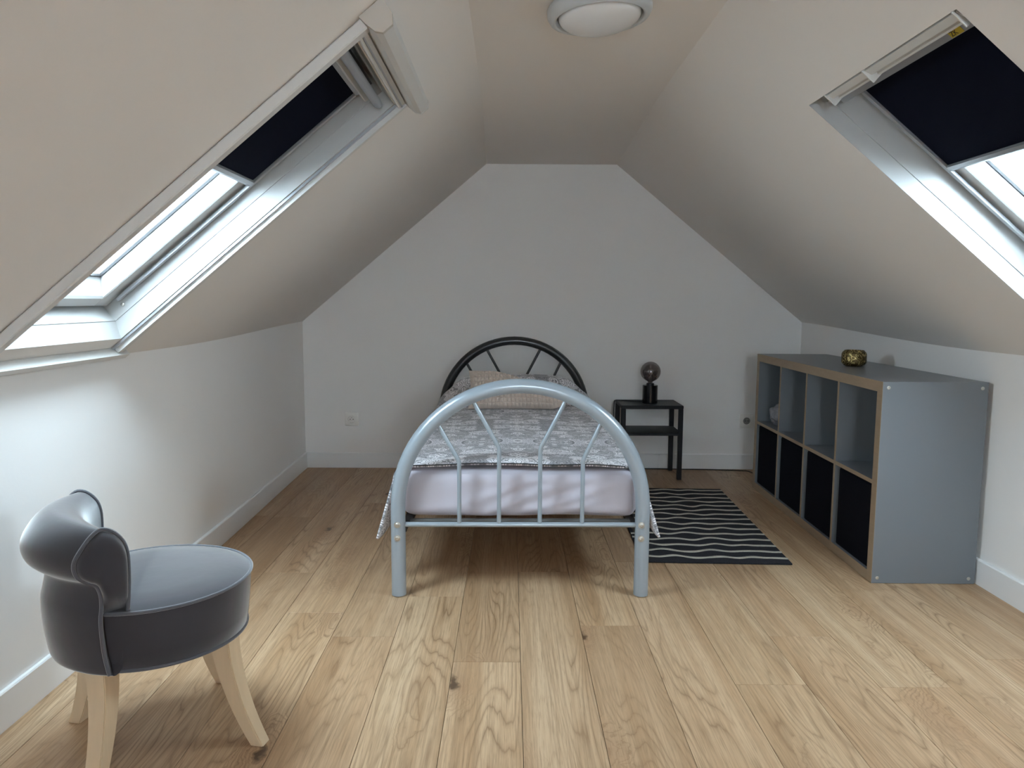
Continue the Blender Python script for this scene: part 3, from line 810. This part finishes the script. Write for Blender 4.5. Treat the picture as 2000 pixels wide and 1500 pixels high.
pts = [(0.815, 4.512, 0.4525), (0.77, 4.53, 0.4525), (0.70, 4.55, 0.4525), (0.660, 4.56, 0.4525), (0.648, 4.562, 0.446), (0.646, 4.565, 0.40), (0.645, 4.58, 0.25), (0.640, 4.62, 0.08), (0.650, 4.638, 0.006),
       (0.75, 4.642, 0.0035), (0.9, 4.643, 0.0035), (1.0, 4.642, 0.0035), (1.10, 4.634, 0.0035), (1.22, 4.632, 0.0035), (1.34, 4.62, 0.0035), (1.45, 4.60, 0.0035), (1.50, 4.585, 0.0035), (1.515, 4.52, 0.0035)]
def catmull(P, n=6):
    P = [Vector(p) for p in P]; out = []
    for i in range(len(P)-1):
        p0, p1, p2, p3 = P[max(0, i-1)], P[i], P[i+1], P[min(len(P)-1, i+2)]
        for k in range(n):
            t = k/n
            out.append(0.5*((2*p1)+(p2-p0)*t+(2*p0-5*p1+4*p2-p3)*t*t+(-p0+3*p1-3*p2+p3)*t**3))
    out.append(P[-1]); return out
tube(cord, catmull(pts), 0.0028, 8)
tag(link('lamp_cord', cord, CORD, None, True), 'thin black lamp cord running down the nightstand and along the back wall', 'cord')

# ------------------------------------------------------------------ sockets
def socket(x, z, label, shutter):
    o = empty('wall_socket', (x, YB-0.0005, z), 0, label, 'socket')
    bm = BM(); box(bm, -0.042, 0.042, -0.010, 0, -0.042, 0.042, bev=0.003, seg=2); link('frame', bm, SOCK, o, True)
    bm = BM(); lathe(bm, [(0.027, 0), (0.027, 0.003), (0.0235, 0.0035), (0.0225, 0.0005), (0.0225, 0)], 32, cap=False)
    bm.transform(Matrix.Translation((0, -0.0102, 0)) @ Matrix.Rotation(PI/2, 4, 'X')); link('rim', bm, SOCK, o, True)
    bm = BM(); lathe(bm, [(0.0001, 0), (0.022, 0), (0.022, 0.0006), (0.0001, 0.0006)], 32)
    bm.transform(Matrix.Translation((0, -0.0102, 0)) @ Matrix.Rotation(PI/2, 4, 'X')); link('well', bm, SOCKD if not shutter else SOCK, o, True)
    bm = BM(); tube(bm, [(0, -0.0108, 0.011), (0, -0.020, 0.011)], 0.0024, 10); link('earth_pin', bm, STEEL, o, True)
    for sx in (-1, 1):
        bm = BM(); tube(bm, [(sx*0.0095, -0.0108, 0.0), (sx*0.0095, -0.0115, 0.0)], 0.003, 10); link('hole', bm, INK, o)
    if shutter:
        bm = BM(); box(bm, -0.019, 0.019, -0.0135, -0.0110, -0.019, -0.004, bev=0.001); link('shutter', bm, SOCK, o)
socket(-0.996, 0.312, 'white wall socket left of the bed, low on the back wall', True)
socket(1.500, 0.312, 'white wall socket partly behind the grey shelf unit', False)

# ------------------------------------------------------------------ rug
rug = empty('rug', (0.868, 3.528, 0), -0.037, 'black rug with wavy beige stripes on the floor beside the bed', 'rug')
RW, RL = 0.305, 0.603
bm = BM(); box(bm, -RW, RW, -RL, RL, 0.0005, 0.008, bev=0.003, seg=2); link('weave', bm, RUGK, rug, True)
NS = 15
for k in range(NS):
    y0 = -RL+0.062 + (2*RL-0.105)*k/(NS-1)
    bm = BM(); rows = []; n = 64
    rr = random.Random(k*7+1)
    ph = [rr.uniform(0, 6.28) for _ in range(3)]; am = rr.uniform(0.6, 1.15); fq = rr.uniform(32, 42)
    for i in range(n+1):
        x = -RW+0.0015 + (2*RW-0.003)*i/n
        env = 0.25 + 0.75*sstep(0.26, 0.02, x) if x > -0.02 else 1.0
        env = 1-0.8*sstep(0.08, 0.24, x)
        yy = y0 + 0.0125*am*env*math.sin(x*fq+ph[0]) + 0.006*math.sin(x*17+ph[1])*env + 0.002*math.sin(x*60+ph[2])
        wdt = 0.0105 + 0.003*noise.noise(Vector((x*20, k*3.3, 0)))
        rows.append([bm.verts.new((x, yy-wdt, 0.0078)), bm.verts.new((x, yy-wdt*0.7, 0.0100)), bm.verts.new((x, yy+wdt*0.7, 0.0100)), bm.verts.new((x, yy+wdt, 0.0078))])
    for a, b in zip(rows, rows[1:]):
        for q in range(3): bm.faces.new((a[q], a[q+1], b[q+1], b[q]))
    link('stripe', bm, RUGL, rug, True, label='wavy beige stripe')

# ------------------------------------------------------------------ shelf unit (x' = depth, y' = length)
cab = empty('shelf_unit', (1.376, 2.723, 0), -0.0155, 'grey eight-cube shelf unit with wood-coloured front edges along the right wall', 'shelf')
CL, CD, CH, T, t_ = 1.468, 0.388, 0.770, 0.040, 0.016
CE = 0.0015
def cpanel(name, x0, x1, y0, y1, z0, z1, edge=True, lab=None):
    bm = BM(); box(bm, x0+(0.0012 if edge else 0), x1, y0, y1, z0, z1); o = link(name, bm, CAB, cab, label=lab)
    if edge:
        bm = BM(); box(bm, x0, x0+0.0011, y0, y1, z0, z1); link('edge_band', bm, CABE, o, label='wood-coloured edge band')
    return o
cpanel('side_panel', 0, CD, 0, T, 0.0015, CH)
cpanel('side_panel', 0, CD, CL-T, CL, 0.0015, CH)
cpanel('top_panel', 0, CD, T+0.0003, CL-T-0.0003, CH-T, CH)
cpanel('bottom_panel', 0, CD, T+0.0003, CL-T-0.0003, 0.0015, T)
zi = (CH)/2
cpanel('middle_shelf', 0.001, CD-0.003, T+0.0003, CL-T-0.0003, zi-t_/2, zi+t_/2)
cw = (CL-2*T-3*t_)/4
for k in range(3):
    y = T + (k+1)*cw + k*t_
    cpanel('divider', 0.001, CD-0.003, y, y+t_, zi+t_/2+0.0003, CH-T-0.0003)
    cpanel('divider', 0.001, CD-0.003, y, y+t_, T+0.0003, zi-t_/2-0.0003)
for yy in (0.020, ):
    for xx in (0.022, CD-0.022):
        for zz in (0.022, CH-0.022):
            bm = BM(); lathe(bm, [(0.0001, 0), (0.0068, 0), (0.0068, 0.0010), (0.0055, 0.0018), (0.0028, 0.0018), (0.0026, 0.0008), (0.0001, 0.0008)], 16)
            bm.transform(Matrix.Translation((xx, -0.0001, zz)) @ Matrix.Rotation(PI/2, 4, 'X')); link('screw_cap', bm, STEEL, cab, True)
def to_world(o, p): return Matrix.Translation(o.location) @ Matrix.Rotation(o.rotation_euler.z, 4, 'Z') @ Vector(p)
ords = ['nearest the camera', 'second from the near end', 'third from the near end', 'farthest back near the wall socket']
for k in range(4):
    y = T + k*(cw+t_)
    gapr = (0.018, 0.014, 0.012, 0.006)[k]
    o = empty('storage_box', to_world(cab, (0.012, y+0.006, T+0.0006)), -0.0155, 'black fabric storage box in the lower row, ' + ords[k], 'box', 'black boxes in the shelf unit')
    y0_, y1_, z1_ = 0.0, cw-0.010-gapr, zi-t_/2-T-0.008
    bm = BM(); box(bm, 0.0, 0.33, y0_, y1_, 0.0, z1_, bev=0.004, seg=2)
    # open top: inner recess
    link('body', bm, BOXF, o, True)
    bm = BM(); box(bm, -0.0025, -0.0003, y0_+0.006, y1_-0.006, 0.006, z1_-0.006, bev=0.001); link('front_panel', bm, BOXF, o)
# wrapped pillow in the far upper cube
bm = BM(); bmesh.ops.create_icosphere(bm, subdivisions=5, radius=1)
for v in bm.verts:
    p = v.co.copy(); n_ = noise.noise(p*1.8+Vector((3, 1, 2)))*0.14 + noise.noise(p*5)*0.05
    sx = lambda a: math.copysign(abs(a)**0.8, a)
    v.co = Vector((sx(p.x)*0.135, sx(p.y)*0.125, sx(p.z)*0.066))*(1+n_)
zmin = min(v.co.z for v in bm.verts)
for v in bm.verts: v.co.z = max(v.co.z, -0.060)
pc = to_world(cab, (0.16, CL-T-cw/2-0.005, zi+t_/2+0.061))
bm.transform(Matrix.Rotation(0.12, 4, 'Z') @ Matrix.Identity(4))
bag = link('wrapped_pillow', bm, WRAP, None, True, angle=180); bag.location = pc
tag(bag, 'grey pillow in crumpled plastic wrap in the far upper cube of the shelf unit', 'pillow')

# brass tealight pot
pot = empty('brass_pot', (1.580, 3.405, 0.7702), 0.3, 'small engraved brass pot standing on top of the grey shelf unit', 'pot')
bm = BM(); lathe(bm, [(0.0001, 0.0), (0.034, 0.0), (0.042, 0.004), (0.052, 0.014), (0.0535, 0.020), (0.0535, 0.055), (0.050, 0.064), (0.043, 0.070), (0.040, 0.071), (0.0385, 0.068), (0.048, 0.055), (0.049, 0.02), (0.03, 0.006), (0.0001, 0.006)], 48)
link('body', bm, BRASS, pot, True)
bm = BM(); pts = [(0.0412*math.cos(2*PI*k/32), 0.0412*math.sin(2*PI*k/32), 0.0712) for k in range(32)]; tube(bm, pts, 0.0018, 8, closed=True); link('rim', bm, BRASS, pot, True)

# ------------------------------------------------------------------ ceiling lamp
lx, ly = 0.236, 2.10
t = (lx-cl0.x)/(cr0.x-cl0.x); lz = lerp(cl0.z, cr0.z, t)
tilt = -math.atan2(cr0.z-cl0.z, cr0.x-cl0.x)
cl = empty('ceiling_lamp', (lx, ly, lz-0.002), 0, 'round white ceiling lamp with opal glass dome', 'lamp')
cl.rotation_euler = (0, tilt, 0)
bm = BM(); lathe(bm, [(0.0001, 0), (0.137, 0), (0.141, -0.006), (0.141, -0.020), (0.134, -0.032), (0.124, -0.036), (0.119, -0.034), (0.116, -0.024), (0.116, -0.010), (0.0001, -0.008)], 64); link('base_ring', bm, RINGM, cl, True)
bm = BM(); prf = [(0.109, -0.012)]
for k in range(15):
    a = PI/2*k/14; prf.append((max(0.0001, 0.111*math.cos(a)), -0.026-0.040*math.sin(a)))
lathe(bm, prf, 64); link('glass_dome', bm, OPAL, cl, True)

# ------------------------------------------------------------------ chair
ch = empty('low_chair', (-0.855, 1.732, 0), math.radians(36), 'small round grey velvet chair with scrolled back and pale wooden legs, front left', 'chair')
zb, zt = 0.262, 0.398
bm = BM(); lathe(bm, [(0.0001, zb), (0.203, zb), (0.209, zb+0.006), (0.214, 0.30), (0.219, 0.35), (0.222, zt-0.008), (0.222, zt-0.001), (0.214, zt+0.003), (0.19, zt+0.011), (0.14, zt+0.017), (0.07, zt+0.020), (0.0001, zt+0.021)], 72)
link('seat', bm, VELVET, ch, True)
for r_, z_, rr_ in ((0.2225, zt, 0.0042), (0.2085, zb+0.002, 0.0042)):
    bm = BM(); tube(bm, [(r_*math.cos(2*PI*k/72), r_*math.sin(2*PI*k/72), z_) for k in range(72)], rr_, 8, closed=True); link('piping', bm, PIPING, ch, True)
# back: scroll profile (distance behind the seat centre, height) carried along the curved rear
prof = [(0.140, 0.385), (0.135, 0.42), (0.132, 0.46), (0.131, 0.50), (0.132, 0.535), (0.139, 0.563), (0.155, 0.583), (0.178, 0.593), (0.205, 0.593), (0.234, 0.576), (0.257, 0.543), (0.263, 0.518), (0.257, 0.494), (0.242, 0.478), (0.230, 0.472), (0.222, 0.463), (0.221, 0.445), (0.226, 0.42), (0.232, 0.39), (0.230, 0.33), (0.225, 0.29), (0.219, 0.265), (0.205, 0.266), (0.18, 0.30), (0.155, 0.35)]
def sm(P, n=3):
    out = []; L_ = len(P)
    for i in range(L_):
        p0, p1, p2, p3 = (Vector(P[(i+d) % L_]) for d in (-1, 0, 1, 2))
        for k in range(n):
            t = k/n; out.append(0.5*((2*p1)+(p2-p0)*t+(2*p0-5*p1+4*p2-p3)*t*t+(-p0+3*p1-3*p2+p3)*t**3))
    return out
PR_ = sm(prof); YE = 0.190; RS = 0.236
def bpt(p, y, dy=0.0):
    f = abs(y)/YE
    s1_ = lerp(0.050, 0.085, sstep(0.14, 0.25, p[0]))*f*f
    s2_ = RS - math.sqrt(max(1e-6, RS*RS-y*y))
    t = (1-sstep(0.39, 0.50, p[1]))*sstep(0.15, 0.205, p[0])
    z = p[1] - 0.012*f*f*sstep(0.45, 0.58, p[1])
    return Vector((-p[0] + lerp(s1_, s2_, t), y + dy, z))
bm = BM(); na = 32; rows = []
for i in range(na+1):
    y = YE*math.sin((i/na-0.5)*PI)
    rows.append([bm.verts.new(bpt(p, y)) for p in PR_])
m_ = len(PR_)
for a, b in zip(rows, rows[1:]):
    for k in range(m_): bm.faces.new((a[k], a[(k+1) % m_], b[(k+1) % m_], b[k]))
for row, sg in ((rows[0], -1), (rows[-1], 1)):
    prev = row
    for sc_, dy in ((0.94, 0.010), (0.82, 0.018), (0.60, 0.0232), (0.30, 0.0255), (0.03, 0.026)):
        cur = []
        for p in PR_:
            if p.y < 0.46: sp = Vector((0.178, min(max(p.y, 0.31), 0.46)))
            elif p.x < 0.165: sp = Vector((0.178, min(p.y, 0.53)))
            else: sp = Vector((0.195, 0.53))
            q = sp + (Vector((p.x, p.y))-sp)*sc_
            base = bpt(p, sg*YE); c0 = bpt(sp, sg*YE)
            v = c0 + (base-c0)*sc_
            cur.append(bm.verts.new((v.x, v.y+sg*dy*lerp(-0.9, 1.0, sstep(0.375, 0.455, v.z)), v.z)))
        for k in range(m_): bm.faces.new((prev[k], prev[(k+1) % m_], cur[(k+1) % m_], cur[k]))
        prev = cur
    f = bm.faces.new(prev); bmesh.ops.triangulate(bm, faces=[f])
link('backrest', bm, VELVET, ch, True, angle=80)
for sg in (-1, 1):
    bm = BM(); P2 = [p for p in PR_[:int(m_*0.86)] if not (p.x > 0.2 and p.y < 0.268)]
    tube(bm, [bpt(p, sg*YE)+Vector((-(p.x-0.16)*0.03, sg*0.002, (p.y-0.45)*0.02)) for p in P2], 0.0042, 8); link('piping', bm, PIPING, ch, True)
# legs: square, tapering, curved outwards
for k in range(4):
    ang = math.radians(45+90*k - 2)
    d = Vector((math.cos(ang), math.sin(ang), 0)); sd = Vector((-d.y, d.x, 0))
    bm = BM(); rows = []; n = 10
    off = Vector((0.012, -0.004, 0))
    for i in range(n+1):
        t = i/n; z = lerp(0.2615, 0.0005, t)
        rad = 0.182 + 0.004*t + 0.064*t*t
        wd = lerp(0.0245, 0.0165, t)
        c = d*rad + off*t + Vector((0, 0, z))
        rows.append([bm.verts.new(c + d*(wd*a) + sd*(wd*b)) for a, b in ((-1, -1), (1, -1), (1, 1), (-1, 1))])
    for a, b in zip(rows, rows[1:]):
        for q in range(4): bm.faces.new((a[q], a[(q+1) % 4], b[(q+1) % 4], b[q]))
    bm.faces.new(rows[0][::-1]); bm.faces.new(rows[-1])
    es = [e_ for e_ in bm.edges if abs((e_.verts[0].co-e_.verts[1].co).normalized().z) > 0.8]
    bmesh.ops.bevel(bm, geom=es, offset=0.0022, segments=2, affect='EDGES')
    link('leg', bm, BEECH, ch, True, label=None)
